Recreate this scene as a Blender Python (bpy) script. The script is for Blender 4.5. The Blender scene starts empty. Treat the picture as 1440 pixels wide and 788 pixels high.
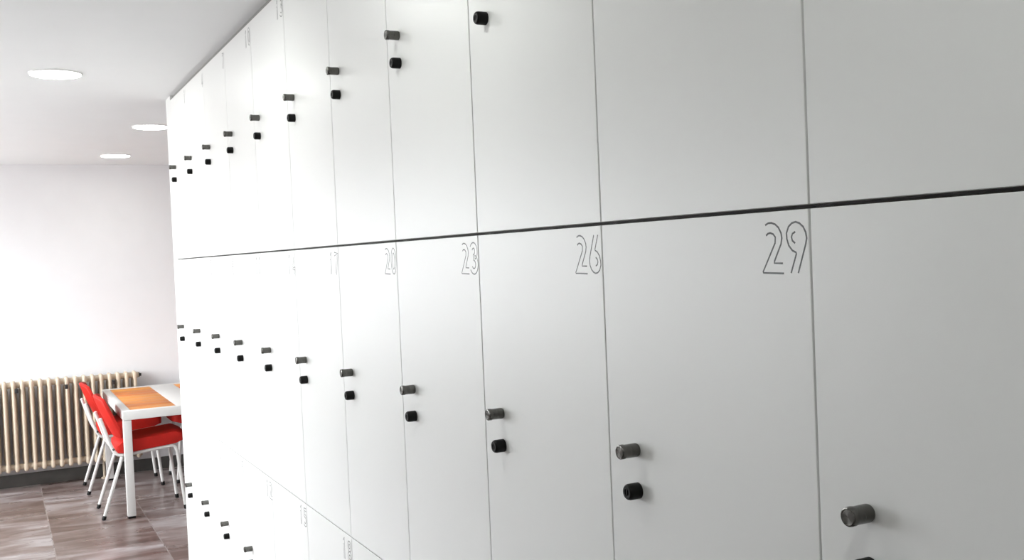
import bpy, bmesh, math, random
from mathutils import Vector, Matrix
random.seed(7)
S = bpy.context.scene
COL = S.collection

# ------------------------------------------------------------------ measures
W = 0.45            # locker width
SEAM0 = 0.889       # y of the far seam of the nearest locker
H1 = 1.7395         # seam between top and middle rows
RH = 0.8006         # row height
CEIL = 2.570
BACK = 9.03         # far wall
LEFT = -2.45        # left wall
RIGHT = 3.0
NEAR = -2.2
END = 5.53          # far end of the locker bank
DEPTH = 0.48
TOP = 2.546
GAP_V, GAP_H = 0.0032, 0.0052
DT = 0.018

# ------------------------------------------------------------------ materials
def new_mat(name):
    m = bpy.data.materials.new(name); m.use_nodes = True
    nt = m.node_tree; b = nt.nodes['Principled BSDF']
    return m, nt, b
def paint(name, col, rough=0.5, metal=0.0, var=0.02, scale=6.0, bump=0.0, bscale=60.0, spec=0.5, coat=0.0):
    m, nt, b = new_mat(name)
    tc = nt.nodes.new('ShaderNodeTexCoord')
    n = nt.nodes.new('ShaderNodeTexNoise'); n.inputs['Scale'].default_value = scale; n.inputs['Detail'].default_value = 3
    nt.links.new(tc.outputs['Object'], n.inputs['Vector'])
    r = nt.nodes.new('ShaderNodeValToRGB')
    r.color_ramp.elements[0].position = .3; r.color_ramp.elements[1].position = .7
    r.color_ramp.elements[0].color = (*[max(0, c*(1-var)) for c in col], 1)
    r.color_ramp.elements[1].color = (*[min(1, c*(1+var)) for c in col], 1)
    nt.links.new(n.outputs['Fac'], r.inputs['Fac']); nt.links.new(r.outputs['Color'], b.inputs['Base Color'])
    b.inputs['Roughness'].default_value = rough; b.inputs['Metallic'].default_value = metal
    b.inputs['Specular IOR Level'].default_value = spec
    b.inputs['Coat Weight'].default_value = coat
    if bump:
        n2 = nt.nodes.new('ShaderNodeTexNoise'); n2.inputs['Scale'].default_value = bscale
        nt.links.new(tc.outputs['Object'], n2.inputs['Vector'])
        bp = nt.nodes.new('ShaderNodeBump'); bp.inputs['Strength'].default_value = bump; bp.inputs['Distance'].default_value = .002
        nt.links.new(n2.outputs['Fac'], bp.inputs['Height']); nt.links.new(bp.outputs['Normal'], b.inputs['Normal'])
    return m
def emit_mat(name, col, strength):
    m, nt, b = new_mat(name)
    b.inputs['Base Color'].default_value = (*col, 1)
    b.inputs['Emission Color'].default_value = (*col, 1); b.inputs['Emission Strength'].default_value = strength
    return m
def glass_mat():
    m = bpy.data.materials.new('window_glass'); m.use_nodes = True
    nt = m.node_tree; nt.nodes.clear()
    o = nt.nodes.new('ShaderNodeOutputMaterial'); mx = nt.nodes.new('ShaderNodeMixShader')
    t = nt.nodes.new('ShaderNodeBsdfTransparent'); g = nt.nodes.new('ShaderNodeBsdfGlossy'); g.inputs['Roughness'].default_value = .02
    mx.inputs['Fac'].default_value = .06
    nt.links.new(t.outputs[0], mx.inputs[1]); nt.links.new(g.outputs[0], mx.inputs[2]); nt.links.new(mx.outputs[0], o.inputs['Surface'])
    return m
def floor_mat():
    m, nt, b = new_mat('stone_tiles')
    N = nt.nodes.new; L = nt.links.new
    tc = N('ShaderNodeTexCoord')
    mp = N('ShaderNodeMapping'); mp.inputs['Location'].default_value = (.59, -.05, 0)   # joints at x=-0.59+0.6k, y=7.25+0.6k
    L(tc.outputs['Object'], mp.inputs['Vector'])
    br = N('ShaderNodeTexBrick'); br.offset = 0; br.squash = 1
    br.inputs['Scale'].default_value = 1; br.inputs['Brick Width'].default_value = .6; br.inputs['Row Height'].default_value = .6
    br.inputs['Mortar Size'].default_value = .004; br.inputs['Mortar Smooth'].default_value = .3; br.inputs['Bias'].default_value = 0
    br.inputs['Color1'].default_value = (0, 0, 0, 1); br.inputs['Color2'].default_value = (1, 1, 1, 1)
    br.inputs['Mortar'].default_value = (.5, .5, .5, 1)
    L(mp.outputs['Vector'], br.inputs['Vector'])
    # each tile gets its own shift of the veining
    mul = N('ShaderNodeVectorMath'); mul.operation = 'SCALE'; mul.inputs['Scale'].default_value = 7.3
    L(br.outputs['Color'], mul.inputs[0])
    add = N('ShaderNodeVectorMath'); add.operation = 'ADD'
    st = N('ShaderNodeMapping'); st.inputs['Scale'].default_value = (1.0, 3.4, 1); st.inputs['Rotation'].default_value = (0, 0, .12)
    L(tc.outputs['Object'], st.inputs['Vector']); L(st.outputs['Vector'], add.inputs[0]); L(mul.outputs[0], add.inputs[1])
    n1 = N('ShaderNodeTexNoise'); n1.inputs['Scale'].default_value = 1.6; n1.inputs['Detail'].default_value = 6; n1.inputs['Roughness'].default_value = .55; n1.inputs['Distortion'].default_value = .9
    L(add.outputs[0], n1.inputs['Vector'])
    rp = N('ShaderNodeValToRGB'); e = rp.color_ramp.elements
    e[0].position = .28; e[0].color = (.085, .058, .052, 1)
    e[1].position = .75; e[1].color = (.42, .39, .395, 1)
    x = e.new(.42); x.color = (.125, .085, .073, 1)
    x = e.new(.56); x.color = (.225, .18, .17, 1)
    sp = N('ShaderNodeSeparateColor'); L(br.outputs['Color'], sp.inputs[0])
    tv = N('ShaderNodeMath'); tv.operation = 'MULTIPLY_ADD'; tv.inputs[1].default_value = .14; tv.inputs[2].default_value = -.04
    L(sp.outputs[0], tv.inputs[0])                                  # some tiles are paler than others
    ta = N('ShaderNodeMath'); ta.operation = 'ADD'; L(tv.outputs[0], ta.inputs[0]); L(n1.outputs['Fac'], ta.inputs[1]); L(ta.outputs[0], rp.inputs['Fac'])
    mx = N('ShaderNodeMix'); mx.data_type = 'RGBA'
    L(br.outputs['Fac'], mx.inputs['Factor']); L(rp.outputs['Color'], mx.inputs['A']); mx.inputs['B'].default_value = (.27, .235, .225, 1)
    L(mx.outputs['Result'], b.inputs['Base Color'])
    n2 = N('ShaderNodeTexNoise'); n2.inputs['Scale'].default_value = 2.2; n2.inputs['Detail'].default_value = 4
    L(add.outputs[0], n2.inputs['Vector'])
    mr = N('ShaderNodeMapRange'); mr.inputs['To Min'].default_value = .19; mr.inputs['To Max'].default_value = .40
    L(n2.outputs['Fac'], mr.inputs['Value']); L(mr.outputs['Result'], b.inputs['Roughness'])
    bp = N('ShaderNodeBump'); bp.inputs['Strength'].default_value = .25; bp.inputs['Distance'].default_value = .002
    ad = N('ShaderNodeMath'); ad.operation = 'SUBTRACT'; L(n2.outputs['Fac'], ad.inputs[0]); L(br.outputs['Fac'], ad.inputs[1])
    b.inputs['Coat Weight'].default_value = .25; b.inputs['Coat Roughness'].default_value = .22
    L(ad.outputs[0], bp.inputs['Height']); L(bp.outputs['Normal'], b.inputs['Normal'])
    return m
def wood_mat():
    m, nt, b = new_mat('orange_varnished_wood')
    N = nt.nodes.new; L = nt.links.new
    tc = N('ShaderNodeTexCoord')
    g = N('ShaderNodeNewGeometry')
    st = N('ShaderNodeMapping'); st.inputs['Scale'].default_value = (2.5, 34, 2)
    L(tc.outputs['Object'], st.inputs['Vector'])
    n = N('ShaderNodeTexNoise'); n.inputs['Scale'].default_value = 1.6; n.inputs['Detail'].default_value = 6; n.inputs['Distortion'].default_value = .4
    L(st.outputs['Vector'], n.inputs['Vector'])
    mad = N('ShaderNodeMath'); mad.operation = 'MULTIPLY_ADD'; mad.inputs[1].default_value = .75
    L(g.outputs['Random Per Island'], mad.inputs[0])
    hf = N('ShaderNodeMath'); hf.operation = 'MULTIPLY'; hf.inputs[1].default_value = .5
    L(n.outputs['Fac'], hf.inputs[0]); L(hf.outputs[0], mad.inputs[2])
    rp = N('ShaderNodeValToRGB'); e = rp.color_ramp.elements
    e[0].position = .15; e[0].color = (.56, .115, .003, 1); e[1].position = .8; e[1].color = (.76, .30, .04, 1)
    L(mad.outputs[0], rp.inputs['Fac']); L(rp.outputs['Color'], b.inputs['Base Color'])
    b.inputs['Roughness'].default_value = .45; b.inputs['Specular IOR Level'].default_value = .3
    return m
def brushed(name, col, rough):
    m, nt, b = new_mat(name)
    N = nt.nodes.new; L = nt.links.new
    tc = N('ShaderNodeTexCoord'); st = N('ShaderNodeMapping'); st.inputs['Scale'].default_value = (400, 30, 30)
    L(tc.outputs['Object'], st.inputs['Vector'])
    n = N('ShaderNodeTexNoise'); n.inputs['Scale'].default_value = 2
    L(st.outputs['Vector'], n.inputs['Vector'])
    mr = N('ShaderNodeMapRange'); mr.inputs['To Min'].default_value = rough-.06; mr.inputs['To Max'].default_value = rough+.08
    L(n.outputs['Fac'], mr.inputs['Value']); L(mr.outputs['Result'], b.inputs['Roughness'])
    b.inputs['Base Color'].default_value = (*col, 1); b.inputs['Metallic'].default_value = 1
    tg = N('ShaderNodeTangent'); tg.direction_type = 'RADIAL'; tg.axis = 'X'      # turned on a lathe: sheen runs along the knob
    L(tg.outputs[0], b.inputs['Tangent']); b.inputs['Anisotropic'].default_value = .85; b.inputs['Anisotropic Rotation'].default_value = .25
    return m

M = {
 'door': paint('white_lacquered_board', (.84, .845, .83), .36, var=.006, scale=2.5, bump=.02, bscale=9, spec=.45),
 'carcass': paint('white_carcass_board', (.62, .62, .60), .5),
 'seam_shade': paint('painted_seam_shade', (.04, .034, .028), .6),  # dark brown stands in for the shade inside the horizontal seams
 'ink': paint('dark_grey_engraving', (.025, .025, .027), .36),
 'steel': brushed('dark_brushed_nickel', (.13, .127, .118), .24),
 'black': paint('black_plastic', (.004, .004, .004), .45, spec=.2),
 'wall': paint('white_wall_paint', (.77, .763, .772), .85, var=.01, bump=.06, bscale=120),
 'ceil': paint('white_ceiling_paint', (.80, .81, .812), .9, var=.006, bump=.04, bscale=120),
 'trim': paint('grey_gap_filler', (.27, .27, .255), .6),
 'skirt': paint('dark_grey_skirting_tile', (.075, .072, .066), .4, var=.15, scale=9),
 'floor': floor_mat(),
 'rad': paint('cream_radiator_enamel', (.60, .505, .39), .38, var=.03),
 'clip': paint('dark_rubber_clip', (.02, .02, .02), .6),
 'red': paint('red_upholstery', (.50, .016, .010), .62, var=.06, scale=14, spec=.25, bump=.1, bscale=300),
 'white_metal': paint('white_powder_coated_steel', (.68, .67, .65), .35),
 'wood': wood_mat(),
 'frame': paint('white_window_frame', (.8, .8, .8), .4),
 'glass': glass_mat(),
 'ring': paint('white_lamp_ring', (.85, .85, .85), .5),
 'lamp': emit_mat('lit_lamp_diffuser', (.97, 1, .95), 21),
}

# ------------------------------------------------------------------ mesh helpers
def bm_new(): return bmesh.new()
def box(bm, lo, hi, bev=0.0, seg=2, mi=0):
    t = bmesh.new()
    bmesh.ops.create_cube(t, size=1)
    lo, hi = Vector(lo), Vector(hi); c = (lo+hi)/2; d = hi-lo
    for v in t.verts: v.co = Vector((v.co.x*d.x, v.co.y*d.y, v.co.z*d.z)) + c
    if bev: bmesh.ops.bevel(t, geom=list(t.edges), offset=bev, segments=seg, affect='EDGES', profile=.5)
    merge(bm, t, mi)
def merge(bm, t, mi=0):
    mp = {}
    for v in t.verts: mp[v] = bm.verts.new(v.co)
    for f in t.faces:
        try:
            nf = bm.faces.new([mp[v] for v in f.verts]); nf.material_index = mi
        except ValueError: pass
    t.free()
def frame_of(d):
    d = d.normalized(); a = Vector((0, 0, 1)) if abs(d.z) < .9 else Vector((0, 1, 0))
    u = d.cross(a).normalized(); return u, d.cross(u).normalized()
def lathe(bm, origin, axis, prof, n=24, mi=0):
    """prof: list of (distance along axis, radius); closed with caps"""
    o, ax = Vector(origin), Vector(axis).normalized(); u, v = frame_of(ax)
    rings = []
    for (s, r) in prof:
        if r <= 1e-7: rings.append([bm.verts.new(o+ax*s)])
        else: rings.append([bm.verts.new(o+ax*s+(u*math.cos(2*math.pi*k/n)+v*math.sin(2*math.pi*k/n))*r) for k in range(n)])
    for a, b in zip(rings, rings[1:]):
        for k in range(n):
            k2 = (k+1) % n
            if len(a) == 1 and len(b) == 1: continue
            if len(a) == 1: f = bm.faces.new((a[0], b[k2], b[k]))
            elif len(b) == 1: f = bm.faces.new((a[k], a[k2], b[0]))
            else: f = bm.faces.new((a[k], a[k2], b[k2], b[k]))
            f.material_index = mi
    for r_ in (rings[0], rings[-1]):
        if len(r_) > 1:
            f = bm.faces.new(r_); f.material_index = mi
def smooth_path(pts, it=2, closed=False):
    pts = [Vector(p) for p in pts]
    for _ in range(it):
        q = []
        n = len(pts)
        if closed:
            for i in range(n):
                a, b = pts[i], pts[(i+1) % n]; q += [a*.75+b*.25, a*.25+b*.75]
        else:
            q = [pts[0]]
            for i in range(n-1):
                a, b = pts[i], pts[i+1]
                q += [a*.75+b*.25, a*.25+b*.75]
            q.append(pts[-1])
        pts = q
    return pts
def tube(bm, pts, r, n=12, mi=0):
    pts = [Vector(p) for p in pts]
    d0 = (pts[1]-pts[0]).normalized(); u, v = frame_of(d0)
    rings = []
    for i, p in enumerate(pts):
        if i == 0: d = pts[1]-p
        elif i == len(pts)-1: d = p-pts[i-1]
        else: d = (pts[i+1]-p).normalized()+(p-pts[i-1]).normalized()
        d = d.normalized()
        u = (u-d*u.dot(d)).normalized(); v = d.cross(u)
        rr = r[i] if isinstance(r, (list, tuple)) else r
        rings.append([bm.verts.new(p+(u*math.cos(2*math.pi*k/n)+v*math.sin(2*math.pi*k/n))*rr) for k in range(n)])
    for a, b in zip(rings, rings[1:]):
        for k in range(n):
            f = bm.faces.new((a[k], a[(k+1) % n], b[(k+1) % n], b[k])); f.material_index = mi
    bm.faces.new(rings[0]).material_index = mi; bm.faces.new(rings[-1]).material_index = mi
def shell(bm, fn, nu, nv, th):
    """thick curved sheet: fn(u,v)->(point, normal)"""
    A, B = [], []
    for i in range(nu+1):
        ra, rb = [], []
        for j in range(nv+1):
            p, nrm = fn(i/nu, j/nv)
            ra.append(bm.verts.new(p+nrm*th/2)); rb.append(bm.verts.new(p-nrm*th/2))
        A.append(ra); B.append(rb)
    for i in range(nu):
        for j in range(nv):
            bm.faces.new((A[i][j], A[i+1][j], A[i+1][j+1], A[i][j+1]))
            bm.faces.new((B[i][j], B[i][j+1], B[i+1][j+1], B[i+1][j]))
    for i in range(nu):
        bm.faces.new((A[i][0], B[i][0], B[i+1][0], A[i+1][0])); bm.faces.new((A[i][nv], A[i+1][nv], B[i+1][nv], B[i][nv]))
    for j in range(nv):
        bm.faces.new((A[0][j], A[0][j+1], B[0][j+1], B[0][j])); bm.faces.new((A[nu][j], B[nu][j], B[nu][j+1], A[nu][j+1]))
def to_mesh(name, bm, mats, smooth=True, angle=40):
    bmesh.ops.recalc_face_normals(bm, faces=list(bm.faces))
    me = bpy.data.meshes.new(name); bm.to_mesh(me); bm.free()
    for m in (mats if isinstance(mats, (list, tuple)) else [mats]): me.materials.append(m)
    if smooth:
        for p in me.polygons: p.use_smooth = True
        me.set_sharp_from_angle(angle=math.radians(angle))
    return me
def link(name, me, parent=None, loc=(0, 0, 0)):
    o = bpy.data.objects.new(name, me); COL.objects.link(o); o.location = loc
    if parent: o.parent = parent
    return o
def obj(name, bm, mats, parent=None, loc=(0, 0, 0), **k): return link(name, to_mesh(name, bm, mats, **k), parent, loc)
def tag(o, label, cat, group=None):
    o['label'] = label; o['category'] = cat
    if group: o['group'] = group
    return o
def thing(name, label, cat, loc=(0, 0, 0), rotz=0, group=None):
    o = bpy.data.objects.new(name, None); COL.objects.link(o); o.empty_display_size = .1
    o.location = loc; o.rotation_euler = (0, 0, rotz)
    return tag(o, label, cat, group)
def struct(name, bm, mats, **k):
    o = obj(name, bm, mats, **k); o['kind'] = 'structure'; return o
def dup(root, loc, rotz, label, group=None):
    r = root.copy(); COL.objects.link(r); r.location = loc; r.rotation_euler = (0, 0, rotz); r['label'] = label
    if group: r['group'] = group
    for ch in list(root.children):
        c = ch.copy(); COL.objects.link(c); c.parent = r
        for g in list(ch.children):
            d = g.copy(); COL.objects.link(d); d.parent = c
    return r

# ------------------------------------------------------------------ the room
b = bm_new(); box(b, (LEFT-.2, NEAR-.2, -.1), (RIGHT+.2, BACK+.2, 0)); struct('floor', b, M['floor'], smooth=False)
b = bm_new(); box(b, (LEFT-.2, NEAR-.2, CEIL), (RIGHT+.2, BACK+.2, CEIL+.1)); struct('ceiling', b, M['ceil'], smooth=False)
b = bm_new(); box(b, (LEFT-.2, BACK, 0), (RIGHT+.2, BACK+.2, CEIL)); struct('wall_far', b, M['wall'], smooth=False)
b = bm_new(); box(b, (LEFT-.2, NEAR-.2, 0), (RIGHT+.2, NEAR, CEIL)); struct('wall_near', b, M['wall'], smooth=False)
# right: the wall behind the locker bank, its return, and the right wall of the dining area
b = bm_new()
box(b, (DEPTH+.03, NEAR, 0), (DEPTH+.13, END, CEIL))
box(b, (-.002, NEAR, 0), (DEPTH+.03, SEAM0-W-.002, CEIL))
struct('wall_right', b, M['wall'], smooth=False)
b = bm_new(); box(b, (RIGHT, END-.1, 0), (RIGHT+.2, BACK, CEIL)); box(b, (DEPTH+.13, END-.1, 0), (RIGHT, END, CEIL)); struct('wall_right_dining', b, M['wall'], smooth=False)
WINS = [(3.35, 4.15, .95, 2.1), (4.95, 5.95, .95, 2.1), (6.25, 7.40, .95, 2.3), (7.60, 8.75, .95, 2.3)]
b = bm_new()
ys = [NEAR] + [v for w_ in sorted(WINS) for v in w_[:2]] + [BACK]
for i in range(0, len(ys), 2): box(b, (LEFT-.2, ys[i], 0), (LEFT, ys[i+1], CEIL))
for (a0, a1, z0, z1) in WINS:
    box(b, (LEFT-.2, a0, 0), (LEFT, a1, z0)); box(b, (LEFT-.2, a0, z1), (LEFT, a1, CEIL))
struct('wall_left', b, M['wall'], smooth=False)
for i, (a0, a1, z0, z1) in enumerate(WINS):
    b = bm_new(); f = .06; x0, x1 = LEFT-.13, LEFT-.07; mid = (a0+a1)/2
    box(b, (x0, a0, z0), (x1, a1, z0+f), .004); box(b, (x0, a0, z1-f), (x1, a1, z1), .004)
    for yy in (a0, mid-f/2, a1-f): box(b, (x0, yy, z0+f), (x1, yy+f, z1-f), .004)
    wf = struct('window_%d' % (i+1), b, M['frame'])
    b = bm_new(); box(b, (LEFT-.103, a0+f, z0+f), (LEFT-.097, mid-f/2, z1-f)); box(b, (LEFT-.103, mid+f/2, z0+f), (LEFT-.097, a1-f, z1-f))
    obj('pane', b, M['glass'], wf, smooth=False)
b = bm_new(); box(b, (LEFT, BACK-.012, 0), (RIGHT, BACK, .10), .002); struct('baseboard_far', b, M['skirt'])
b = bm_new(); box(b, (LEFT, NEAR, 0), (LEFT+.012, BACK-.012, .10), .002); struct('baseboard_left', b, M['skirt'])
# filler strip between lockers and ceiling, plinth, white end panel
b = bm_new(); box(b, (.014, SEAM0-W, TOP+.0015), (.034, END-.002, CEIL)); struct('trim_1', b, M['trim'], smooth=False)
b = bm_new(); box(b, (.045, SEAM0-W, 0), (.063, END-.02, H1-2*RH-.001)); struct('trim_2', b, M['carcass'], smooth=False)
b = bm_new(); box(b, (.0, SEAM0+10*W+.0018, 0), (DEPTH+.028, END, CEIL-.001), .0015); struct('trim_3', b, M['door'], smooth=False)

# ------------------------------------------------------------------ lockers
def ell(cx, cz, rx, rz, a0, a1, n):
    return [(cx+rx*math.cos(math.radians(a0+(a1-a0)*i/n)), cz+rz*math.sin(math.radians(a0+(a1-a0)*i/n))) for i in range(n+1)]
DW, DH = .0365, .0610       # one digit
def offset(path, d):
    out = []
    for i, p in enumerate(path):
        a = path[max(0, i-1)]; c = path[min(len(path)-1, i+1)]
        t = Vector((c[0]-a[0], c[1]-a[1])).normalized(); out.append((p[0]-t.y*d, p[1]+t.x*d))
    return out
def double(path, d=.0055): return [offset(path, d), offset(path, -d)]
m_ = .0055
TWO = [[(.0066,.0587),(.012,.0609),(.0173,.0611),(.0242,.0591),(.0298,.0549),(.034,.0481),(.035,.0422),(.0333,.0352),(.0212,.0152),(.0204,.0124),(.0355,.0120)],
       [(.0077,.0459),(.0107,.0482),(.0149,.049),(.0201,.0474),(.0237,.0437),(.023,.0366),(.0001,.0022),(.0007,.0007),(.0366,0)]]
NINE = [[(.0057,.0004),(.0155,.0229),(.0152,.0245),(.0091,.027),(.0033,.0329),(.0004,.0407),(0,.0478),(.0038,.0553),(.0097,.0593),(.016,.0604),(.0221,.0587),(.0281,.0543),(.032,.0477),(.0333,.0408),(.0313,.0336),(.0177,.0004)],
        [(.0148,.0489),(.01,.0467),(.0082,.0428),(.0096,.0386),(.0141,.0354)]]
SIX = [[(.0336-x, .0610-z) for (x, z) in s] for s in NINE]
DIG = {
 '0': [ell(.0175, .0305, .0165, .0305, 0, 360, 28), ell(.0175, .0305, .0075, .019, 0, 360, 22)],
 '1': [[(.006,.051),(.016,.061),(.0165,.061),(.0165,0)], [(.006,.040),(.0085,.0425),(.0085,0)]],
 '2': TWO,
 '3': double(ell(.016, .0445, .0115, .0115, 150, -80, 14)+ell(.016, .0185, .0135, .0135, 80, -150, 16)),
 '4': double([(.025, 0), (.025, .056), (.006, .018), (.036, .018)], .0045),
 '5': double([(.030, .0555), (.010, .0555), (.009, .034)]+ell(.015, .0205, .0145, .0145, 95, -140, 16), .005),
 '6': SIX,
 '7': double([(.003, .0555), (.031, .0555), (.013, 0)], .005),
 '8': [ell(.0175, .046, .0135, .015, 0, 360, 22), ell(.0175, .0155, .0155, .0155, 0, 360, 22), ell(.0175, .046, .005, .0065, 0, 360, 14), ell(.0175, .0155, .006, .0065, 0, 360, 14)],
 '9': NINE,
}
def number_mesh(num):
    """digits at the hinge side; local frame = door frame (origin at the door's near top corner on the seam)"""
    bm = bm_new(); txt = str(num)
    x0 = -.0820 if len(txt) == 2 else -.0420     # left end of the first digit, measured from the seam
    for ch in txt:
        for s in DIG[ch]:
            pts = [Vector((0, -(x0+x), -.0772+z)) for (x, z) in s]
            tube(bm, pts, .00135, 6)
        x0 += .0433
    for v in bm.verts: v.co.x *= .16
    return to_mesh('number', bm, M['ink'])
def knob_mesh():
    bm = bm_new()
    R = .0109
    lathe(bm, (0, 0, 0), (-1, 0, 0), [(0, R*.86), (.0015, R*.93), (.003, R*.95), (.0225, R*.93), (.0240, R), (.0300, R), (.0312, R*.94), (.0316, R*.82), (.0310, R*.74), (.0310, 0)], 32)
    return to_mesh('handle', bm, M['steel'], angle=30)
def lock_mesh():
    bm = bm_new()
    R = .0122
    lathe(bm, (0, 0, 0), (-1, 0, 0), [(0, R*1.0), (.0165, R), (.0195, R*.93), (.0215, R*.78), (.0215, R*.45), (.0195, R*.43), (.0195, 0)], 28)
    box(bm, (-.0212, -.0012, -.0045), (-.0190, .0012, .0045))
    return to_mesh('lock', bm, M['black'], angle=30)
KNOB, LOCK = knob_mesh(), lock_mesh()
def door_mesh(h, gt, gb):
    bm = bm_new(); box(bm, (0, GAP_V/2, -h+gb/2), (DT, W-GAP_V/2, -gt/2), .0008, 2)
    return to_mesh('door', bm, M['door'], smooth=False)
def body_mesh(h):
    bm = bm_new(); t = .009; xa = DT+.0015
    for y0 in (.0002, W-t-.0002): box(bm, (xa, y0, -h+.0003), (DEPTH, y0+t, -.0003))
    for z0 in (-h+.0003, -t-.0003): box(bm, (xa+.004, t+.0003, z0), (DEPTH, W-t-.0003, z0+t), mi=1)  # top and bottom boards coloured dark, as shade behind the seams
    box(bm, (DEPTH-.006, t+.0004, -h+t+.0004), (DEPTH, W-t-.0004, -t-.0004))
    # painted seam shade: dark strips fronting top and bottom boards, side to side
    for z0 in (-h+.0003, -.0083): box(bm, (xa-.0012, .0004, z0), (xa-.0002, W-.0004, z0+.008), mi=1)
    return to_mesh('body', bm, [M['carcass'], M['seam_shade']], smooth=False)
HT = TOP-H1
DOORS = {0: door_mesh(HT, .0004, GAP_H), 1: door_mesh(RH, GAP_H, .003), 2: door_mesh(RH, .003, .003)}
BODIES = {0: body_mesh(HT), 1: body_mesh(RH), 2: body_mesh(RH)}
ORD = ['far end', 'second', 'third', 'fourth', 'fifth', 'sixth', 'seventh', 'eighth', 'ninth', 'tenth', 'nearest']
def label_for(row, c):
    rn = ['top-row', 'middle-row', 'bottom-row'][row]
    if row == 1 and c == 10: return 'middle-row white locker door numbered 29 in double-line digits'
    if row == 1 and c == 9: return 'middle-row white locker door numbered 26 in double-line digits'
    if row == 1 and c == 8: return 'middle-row white locker door faintly numbered 23, left of locker 26'
    if row == 1 and c == 11: return 'nearest middle-row white locker at lower right, nickel knob large, right of locker 29'
    if row == 0 and c == 11: return 'nearest top-row white locker at upper right corner, no knob in view'
    if row == 0 and c == 10: return 'top-row white locker door directly above locker 29'
    if row == 0 and c == 9: return 'top-row white locker door directly above locker 26, only its black lock in view'
    if row == 0 and c == 8: return 'top-row white locker door directly above locker 23'
    if row == 2 and c == 11: return 'nearest bottom-row white locker, right of the one below locker 29'
    if row == 2 and c >= 8: return 'bottom-row white locker directly below locker %d' % (3*c-1)
    if c == 1: return '%s white locker at the far end of the bank, beside the dining area' % rn
    if row == 2: return '%s white locker, %s column from the far end of the bank' % (rn, ORD[c-1])
    return '%s white locker with small knob and black lock, %s from the far end' % (rn, ORD[c-1])
# column 1 is the farthest; SEAM of column c (near edge) = SEAM0 + (10-c)*W ... handles sit at the far edge of each door
for c in range(1, 12):
    y_near = SEAM0 + (10-c)*W
    for row in range(3):
        ztop = [TOP, H1, H1-RH][row]
        t = thing('locker', label_for(row, c), 'locker', (0, y_near, ztop), 0, ['top row of lockers', 'middle row of lockers', 'bottom row of lockers'][row])
        link('body', BODIES[row], t)
        d = link('door', DOORS[row], t)
        zk = [2.2005-TOP, -.3395, -.3395][row]; zl = [2.1385-TOP, -.4005, -.3945][row]
        k = link('handle', KNOB, d, (0, W-.0755, zk)); k['label'] = 'short round nickel knob'
        l = link('lock', LOCK, d, (0, W-.0755, zl)); l['label'] = 'round black cam lock'
        n = link('number', number_mesh(3*c-2+row), d); n['label'] = 'dark double-line number'

# ------------------------------------------------------------------ table
t = thing('dining_table', 'white metal dining table with orange wooden slat panels in its top', 'table', (.345, 8.095, 0))
TX, TY, TZ = .4525, .745, .735      # half sizes, height
f = bm_new(); e = .056
box(f, (-TX, -TY, TZ-.062), (TX, -TY+e, TZ), .004); box(f, (-TX, TY-e, TZ-.062), (TX, TY, TZ), .004)
for sx in (-1, 1):
    box(f, (min(sx*TX, sx*(TX-e)), -TY+e, TZ-.062), (max(sx*TX, sx*(TX-e)), TY-e, TZ), .004)
obj('frame', f, M['white_metal'], t)
f = bm_new(); box(f, (-.092, -TY+e, TZ-.045), (.092, TY-e, TZ-.001), .003); obj('centre_band', f, M['white_metal'], t)
for sx in (-1, 1):
    f = bm_new(); n = 8; y0, y1 = -TY+e+.001, TY-e-.001; p = (y1-y0)/n
    xa, xb = sorted((sx*.0935, sx*(TX-e-.001)))
    for i in range(n): box(f, (xa, y0+i*p+.0015, TZ-.025), (xb, y0+(i+1)*p-.0015, TZ-.003), .002)
    o = obj('slat_panel', f, M['wood'], t); o['label'] = 'orange varnished wooden slats'
for sx in (-1, 1):
    for sy in (-1, 1):
        f = bm_new(); cx, cy = sx*(TX-.028), sy*(TY-.028)
        box(f, (cx-.027, cy-.027, .014), (cx+.027, cy+.027, TZ-.064), .004)
        lg = obj('leg', f, M['white_metal'], t)
        f = bm_new(); box(f, (cx-.024, cy-.024, 0), (cx+.024, cy+.024, .015), .003)
        o = obj('foot_cap', f, M['black'], lg); o['label'] = 'black plastic foot cap'

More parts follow.
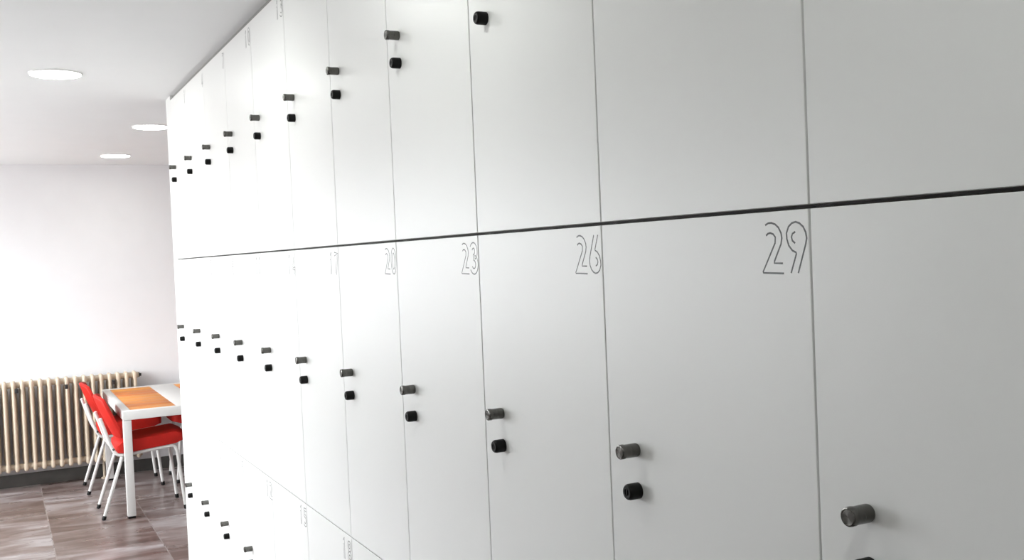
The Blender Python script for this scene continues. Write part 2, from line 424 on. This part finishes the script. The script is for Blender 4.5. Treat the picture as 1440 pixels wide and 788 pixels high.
# ------------------------------------------------------------------ chairs
def make_chair(label):
    """sitter faces +x; origin on the floor under the seat centre"""
    t = thing('dining_chair', label, 'chair', (0, 0, 0))
    hw = .207
    # seat: thick upholstered pad, rising to the front
    f = bm_new(); NS = 22
    def seat_z(x): return .4365 + (x+.18)*.090
    rings = []
    for iy in range(-10, 11):
        t_ = iy/10; k = abs(t_)**6
        ring = []
        th = .086*(1-.08*k)
        xa, xb = -.186+.012*k, .274-.030*k
        prof_ = []
        for q in range(13): prof_.append((xa+(xb-xa)*q/12, 1))
        for q in range(12, -1, -1): prof_.append((xa+(xb-xa)*q/12, 0))
        for (x, top) in prof_:
            e_ = min(x-xa, xb-x)
            rr = .020; cut = rr-math.sqrt(max(0, rr*rr-max(0, rr-e_)**2)) if e_ < rr else 0
            z = seat_z(x) + (th - cut*1.2 - .006*math.sin(math.pi*min(1, max(0, (x-xa)/(xb-xa))))*(1-t_*t_) if top else cut*.5)
            ring.append(f.verts.new((x, t_*hw, z)))
        rings.append(ring)
    for a_, c_ in zip(rings, rings[1:]):
        for q in range(len(a_)):
            q2 = (q+1) % len(a_); f.faces.new((a_[q], a_[q2], c_[q2], c_[q]))
    f.faces.new(rings[0]); f.faces.new(rings[-1])
    obj('seat', f, M['red'], t, angle=60)
    # backrest: pad curved round the sitter, rounded top corners
    def back(u, v):
        z = .545+u*.290; yy = v*2-1
        k = max(0, (u-.60)/.40); k0 = max(0, (.22-u)/.22)
        w = hw*(1-.16*k**2.6-.08*k0**2)
        x = -.172-(z-.545)*.41 + .040*yy*yy - math.sin(math.pi*u)*.006
        return Vector((x, yy*w, z-.020*k*abs(yy)**3)), Vector((1, -.36*yy*.5, .41)).normalized()
    f = bm_new(); shell(f, back, 18, 16, .026)
    bmesh.ops.recalc_face_normals(f, faces=list(f.faces))
    o = obj('backrest', f, M['red'], t)
    bv = o.modifiers.new('soft_edge', 'BEVEL'); bv.width = .007; bv.segments = 3; bv.limit_method = 'ANGLE'; bv.angle_limit = math.radians(50)
    r = .0122
    for s in (-1, 1):
        y = s*.190
        # back upright: from under the seat, bending up behind the backrest
        f = bm_new(); tube(f, smooth_path([(.02, y, .440), (-.13, y, .426), (-.180, y, .430), (-.214, y, .480), (-.276, y, .690)], 2), r, 12)
        lathe(f, (-.276, y, .690), (-.062, 0, .21), [(0, r), (.004, r*.9), (.006, r*.5), (.0065, 0)], 12)
        o = obj('back_upright', f, M['white_metal'], t)
        f = bm_new(); lathe(f, (-.203, y+s*.010, .474), (0, s, 0), [(0, .008), (.004, .008), (.006, .005), (.006, 0)], 12); obj('bolt', f, M['steel'], o)
        # rear leg
        f = bm_new(); tube(f, [(-.150, y+s*.0, .415), (-.285, y+s*.008, .012)], r, 12); lg = obj('leg', f, M['white_metal'], t)
        f = bm_new(); lathe(f, (-.289, y+s*.0085, 0), (.135, -s*.008, .403), [(0, r*1.12), (.028, r*1.12), (.030, r)], 12); o = obj('foot_cap', f, M['black'], lg)
        # front leg, running back under the seat
        f = bm_new(); tube(f, smooth_path([(.02, y, .441), (.15, y, .452), (.200, y, .455), (.214, y+s*.002, .410)], 2)+[Vector((.2525, y+s*.006, .012))], r, 12); lg = obj('leg', f, M['white_metal'], t)
        f = bm_new(); lathe(f, (.2538, y+s*.0065, 0), (-.0385, -s*.004, .398), [(0, r*1.12), (.028, r*1.12), (.030, r)], 12); obj('foot_cap', f, M['black'], lg)
    f = bm_new(); tube(f, [(-.125, -.19, .428), (-.125, .19, .428)], .009, 10); tube(f, [(.12, -.19, .444), (.12, .19, .444)], .009, 10)
    obj('cross_bar', f, M['white_metal'], t)
    return t
GC = 'red chairs tucked under the dining table'
ch = make_chair('red chair with white tube legs, nearest the table leg on the left side'); ch['group'] = GC
ch.location = (.033, 7.619, 0)
dup(ch, (.008, 8.530, 0), 0, 'red chair behind the near one, backrest against the radiator')
dup(ch, (.622, 7.619, 0), math.pi, 'far-side red chair mostly hidden by the lockers, only front legs showing under the table', GC)
dup(ch, (.626, 8.520, 0), math.pi, 'far-side red chair nearest the far wall, thin white legs showing beneath the table', GC)

# ------------------------------------------------------------------ radiator
P = .0645; NX = 31; X1 = .188
rad = thing('radiator', 'cream cast-iron column radiator on the far wall behind the red chairs', 'radiator', (X1-NX*P/2, 8.925, 0))
def section_mesh():
    bm = bm_new(); zb, zt = .140, .858
    for dy, ra in ((-.048, .0125), (-.016, .0165), (.016, .022), (.048, .024)):
        pts = [(0, dy, zb+.035), (0, dy, zb+.08), (0, dy, zt-.08), (0, dy, zt-.035)]
        tube(bm, pts, [.014, ra, ra, .014], 12)
    # top and bottom headers of the section: rounded lozenges joining the columns, with hubs to the neighbours
    for z in (zb+.035, zt-.035):
        box(bm, (-.0165, -.062, z-.034), (.0165, .062, z+.034), .0155, 4)
        lathe(bm, (-P/2+.0004, 0, z), (1, 0, 0), [(0, .024), (P-.0008, .024)], 16)
    return to_mesh('section', bm, M['rad'], angle=60)
SEC = section_mesh()
for i in range(NX): link('section', SEC, rad, (-NX*P/2+(i+.5)*P, 0, 0))
for x in (-1.084, -.725, -.366, -.013):
    f = bm_new(); lx = x-(X1-NX*P/2)
    box(f, (lx-.012, -.073, .765), (lx+.012, -.062, .800), .003); box(f, (lx-.006, -.068, .775), (lx+.006, .098, .79), .002)
    o = obj('bracket', f, M['clip'], rad); o['label'] = 'dark clip between the radiator columns'
f = bm_new(); lathe(f, (NX*P/2, 0, .823), (1, 0, 0), [(0, .020), (.008, .020), (.009, .012), (.022, .012), (.023, .0), ], 14)
o = obj('bleed_valve', f, M['clip'], rad); o['label'] = 'dark bleed valve'
for x in (-NX*P/2+.3, NX*P/2-.3):
    f = bm_new(); tube(f, [(x, 0, .175), (x, 0, .010)], .011, 10); lathe(f, (x, 0, 0), (0, 0, 1), [(0, .026), (.008, .026), (.014, .012)], 14); obj('foot', f, M['rad'], rad)

# ------------------------------------------------------------------ ceiling lights
def make_light(label, loc):
    t = thing('ceiling_light', label, 'ceiling light', loc, 0, 'round recessed ceiling lights')
    f = bm_new()
    lathe(f, (0, 0, -.007), (0, 0, 1), [(0, .104), (.0, .107), (.003, .111), (.0065, .112)], 40)
    obj('trim_ring', f, M['ring'], t)
    f = bm_new(); lathe(f, (0, 0, -.0085), (0, 0, 1), [(0, 0), (0, .101), (.001, .104), (.0015, .104)], 40)
    obj('diffuser', f, M['lamp'], t)
    return t
L0 = make_light('large lit round ceiling light nearest the camera, at the upper left', (-.555, 4.88, CEIL))
dup(L0, (.065, 6.58, CEIL), 0, 'lit round ceiling light touching the far edge of the lockers')
dup(L0, (.030, 8.28, CEIL), 0, 'farthest and smallest lit round ceiling light, close to the far wall')
for i, y in enumerate((3.18, 1.80, .30, -1.1)):
    dup(L0, (-.555, y, CEIL), 0, ['round corridor ceiling light above the middle lockers, out of view', 'round corridor ceiling light above the lockers near the camera, out of view', 'round corridor ceiling light above the camera, out of view', 'round corridor ceiling light behind the camera, out of view'][i])

# ------------------------------------------------------------------ daylight
wd = bpy.data.worlds.new('daylight'); S.world = wd; wd.use_nodes = True
wn = wd.node_tree; bg = wn.nodes['Background']; bg.inputs['Strength'].default_value = 14
tcw = wn.nodes.new('ShaderNodeTexCoord'); sx_ = wn.nodes.new('ShaderNodeSeparateXYZ'); rpw = wn.nodes.new('ShaderNodeValToRGB')
rpw.color_ramp.elements[0].position = .0; rpw.color_ramp.elements[0].color = (.36, .36, .36, 1)      # ground
rpw.color_ramp.elements[1].position = .02; rpw.color_ramp.elements[1].color = (.93, .97, 1.0, 1)     # bright overcast sky
wn.links.new(tcw.outputs['Generated'], sx_.inputs[0]); wn.links.new(sx_.outputs['Z'], rpw.inputs['Fac']); wn.links.new(rpw.outputs['Color'], bg.inputs['Color'])
for (a0, a1, z0, z1) in WINS:      # portals: guide the sampling of the daylight through each opening
    ld = bpy.data.lights.new('window_portal', 'AREA'); ld.shape = 'RECTANGLE'; ld.size = a1-a0; ld.size_y = z1-z0
    ld.cycles.is_portal = True
    lo = bpy.data.objects.new('window_portal', ld); COL.objects.link(lo)
    lo.matrix_world = Matrix(((0, 0, -1, LEFT-.19), (-1, 0, 0, (a0+a1)/2), (0, 1, 0, (z0+z1)/2), (0, 0, 0, 1)))

# ------------------------------------------------------------------ camera
yaw, pit, rol = .4702, -.0264, -.0418
fw = Vector((math.sin(yaw)*math.cos(pit), math.cos(yaw)*math.cos(pit), math.sin(pit)))
r0 = Vector((math.cos(yaw), -math.sin(yaw), 0)); u0 = r0.cross(fw)
rt = math.cos(rol)*r0+math.sin(rol)*u0; up = -math.sin(rol)*r0+math.cos(rol)*u0
cd = bpy.data.cameras.new('camera'); co = bpy.data.objects.new('camera', cd); COL.objects.link(co)
cd.sensor_width = 36; cd.sensor_fit = 'HORIZONTAL'; cd.lens = 36*1431.5/1440; cd.clip_start = .02; cd.clip_end = 60
mt = Matrix((rt, up, -fw)).transposed().to_4x4(); mt.translation = (-.8386, 0, 1.70); co.matrix_world = mt
S.camera = co
vs = S.view_settings
vs.view_transform = 'Standard'; vs.look = 'None'; vs.gamma = 1; vs.use_curve_mapping = False; vs.exposure = .84
